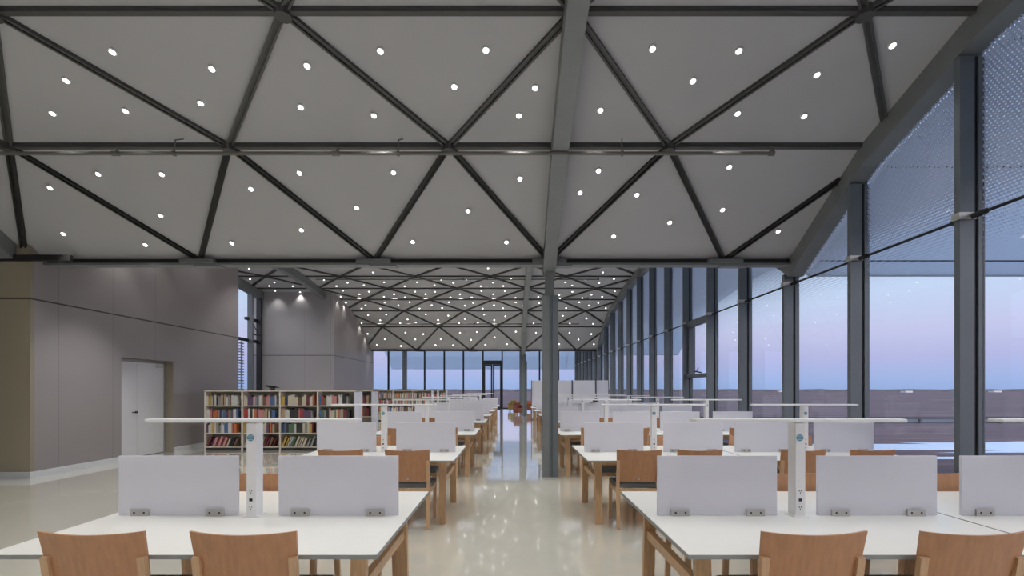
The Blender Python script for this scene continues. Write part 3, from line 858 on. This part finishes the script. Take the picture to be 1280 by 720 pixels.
# far tree line
rr = random.Random(5)
b = MB(); top = []; 
xs = [-700+i*10 for i in range(161)]
rows = [[(x, 420+ .0*x, -.3) for x in xs], [(x, 424, 1.5+rr.uniform(0,.7)) for x in xs], [(x, 440, 1.2+rr.uniform(0,.3)) for x in xs], [(x, 470, -.3) for x in xs]]
o = b.grid(rows).done('treeline', 'tree_far'); o['kind'] = 'stuff'; tag(o, 'low dark line of bare trees along the horizon', 'trees')
for i,(x,y,w) in enumerate(((330,330,2.6),(245,300,2.2),(212,380,2.4))):
    h = empty('house', (x,y,-.3)); tag(h, f'tiny pale building on the horizon, {ORD[i]} one out among the far trees', 'building', 'tiny pale buildings on the horizon')
    MB().box(-w,w,-2,2,0,1.1).done('wall', 'far_house', h)
    mb = MB(); v=[mb.bm.verts.new(p) for p in ((-w,-2,1.1),(w,-2,1.1),(w,2,1.1),(-w,2,1.1),(-w,0,1.7),(w,0,1.7))]
    for f in ((0,1,5,4),(2,3,4,5),(0,4,3),(1,2,5),(0,3,2,1)): mb.bm.faces.new([v[k] for k in f])
    mb.done('roof', 'guard', h)

# ------------------------------------------------------------------ world
w = bpy.data.worlds.new('World'); sc.world = w; w.use_nodes = True
N = w.node_tree.nodes; L = w.node_tree.links; bg = N['Background']
tc = N.new('ShaderNodeTexCoord'); sp = N.new('ShaderNodeSeparateXYZ'); L.new(tc.outputs['Generated'], sp.inputs[0])
rp = N.new('ShaderNodeValToRGB'); L.new(sp.outputs[2], rp.inputs[0]); e = rp.color_ramp.elements
stops = [(0,(156,182,228)),(.02,(168,188,234)),(.055,(188,192,234)),(.10,(204,208,242)),(.16,(204,222,250)),(.26,(190,218,250)),(.45,(176,200,240)),(1,(170,192,236))]
e[0].position = 0; e[0].color = (*lin(stops[0][1]),1); e[1].position = 1; e[1].color = (*lin(stops[-1][1]),1)
for p, c in stops[1:-1]: q = e.new(p); q.color = (*lin(c),1)

vm = N.new('ShaderNodeVectorMath'); vm.operation = 'DOT_PRODUCT'; vm.inputs[1].default_value = Vector((.25,-1,.28)).normalized()
L.new(tc.outputs['Generated'], vm.inputs[0])
gl = N.new('ShaderNodeMapRange'); gl.interpolation_type = 'SMOOTHSTEP'; L.new(vm.outputs['Value'], gl.inputs[0])
gl.inputs[1].default_value = .0; gl.inputs[2].default_value = 1; gl.inputs[3].default_value = 0; gl.inputs[4].default_value = 1
ad = N.new('ShaderNodeMixRGB'); ad.blend_type = 'ADD'; L.new(gl.outputs[0], ad.inputs[0]); L.new(rp.outputs[0], ad.inputs[1]); ad.inputs[2].default_value = (1.7,1.45,1.3,1)
L.new(ad.outputs[0], bg.inputs[0]); bg.inputs[1].default_value = 1.0

# ------------------------------------------------------------------ camera
cd = bpy.data.cameras.new('Camera'); cam = bpy.data.objects.new('Camera', cd); COL.objects.link(cam)
cam.location = (0,0,EYE); cam.rotation_euler = (math.pi/2,0,0)
cd.sensor_width = 36; cd.lens = F/1280*36; cd.shift_y = 127/1280; cd.clip_end = 3000; cd.clip_start = .05
sc.camera = cam
sc.view_settings.view_transform = 'Standard'; sc.view_settings.look = 'None'; sc.view_settings.gamma = 1
sc.view_settings.use_curve_mapping = False; sc.view_settings.exposure = 0
try:
    sc.cycles.use_denoising = True; sc.cycles.max_bounces = 8; sc.cycles.diffuse_bounces = 4; sc.cycles.transparent_max_bounces = 16
    sc.cycles.sample_clamp_indirect = 6; sc.cycles.use_light_tree = True
except Exception: pass
print('BOOKS', nb_books)
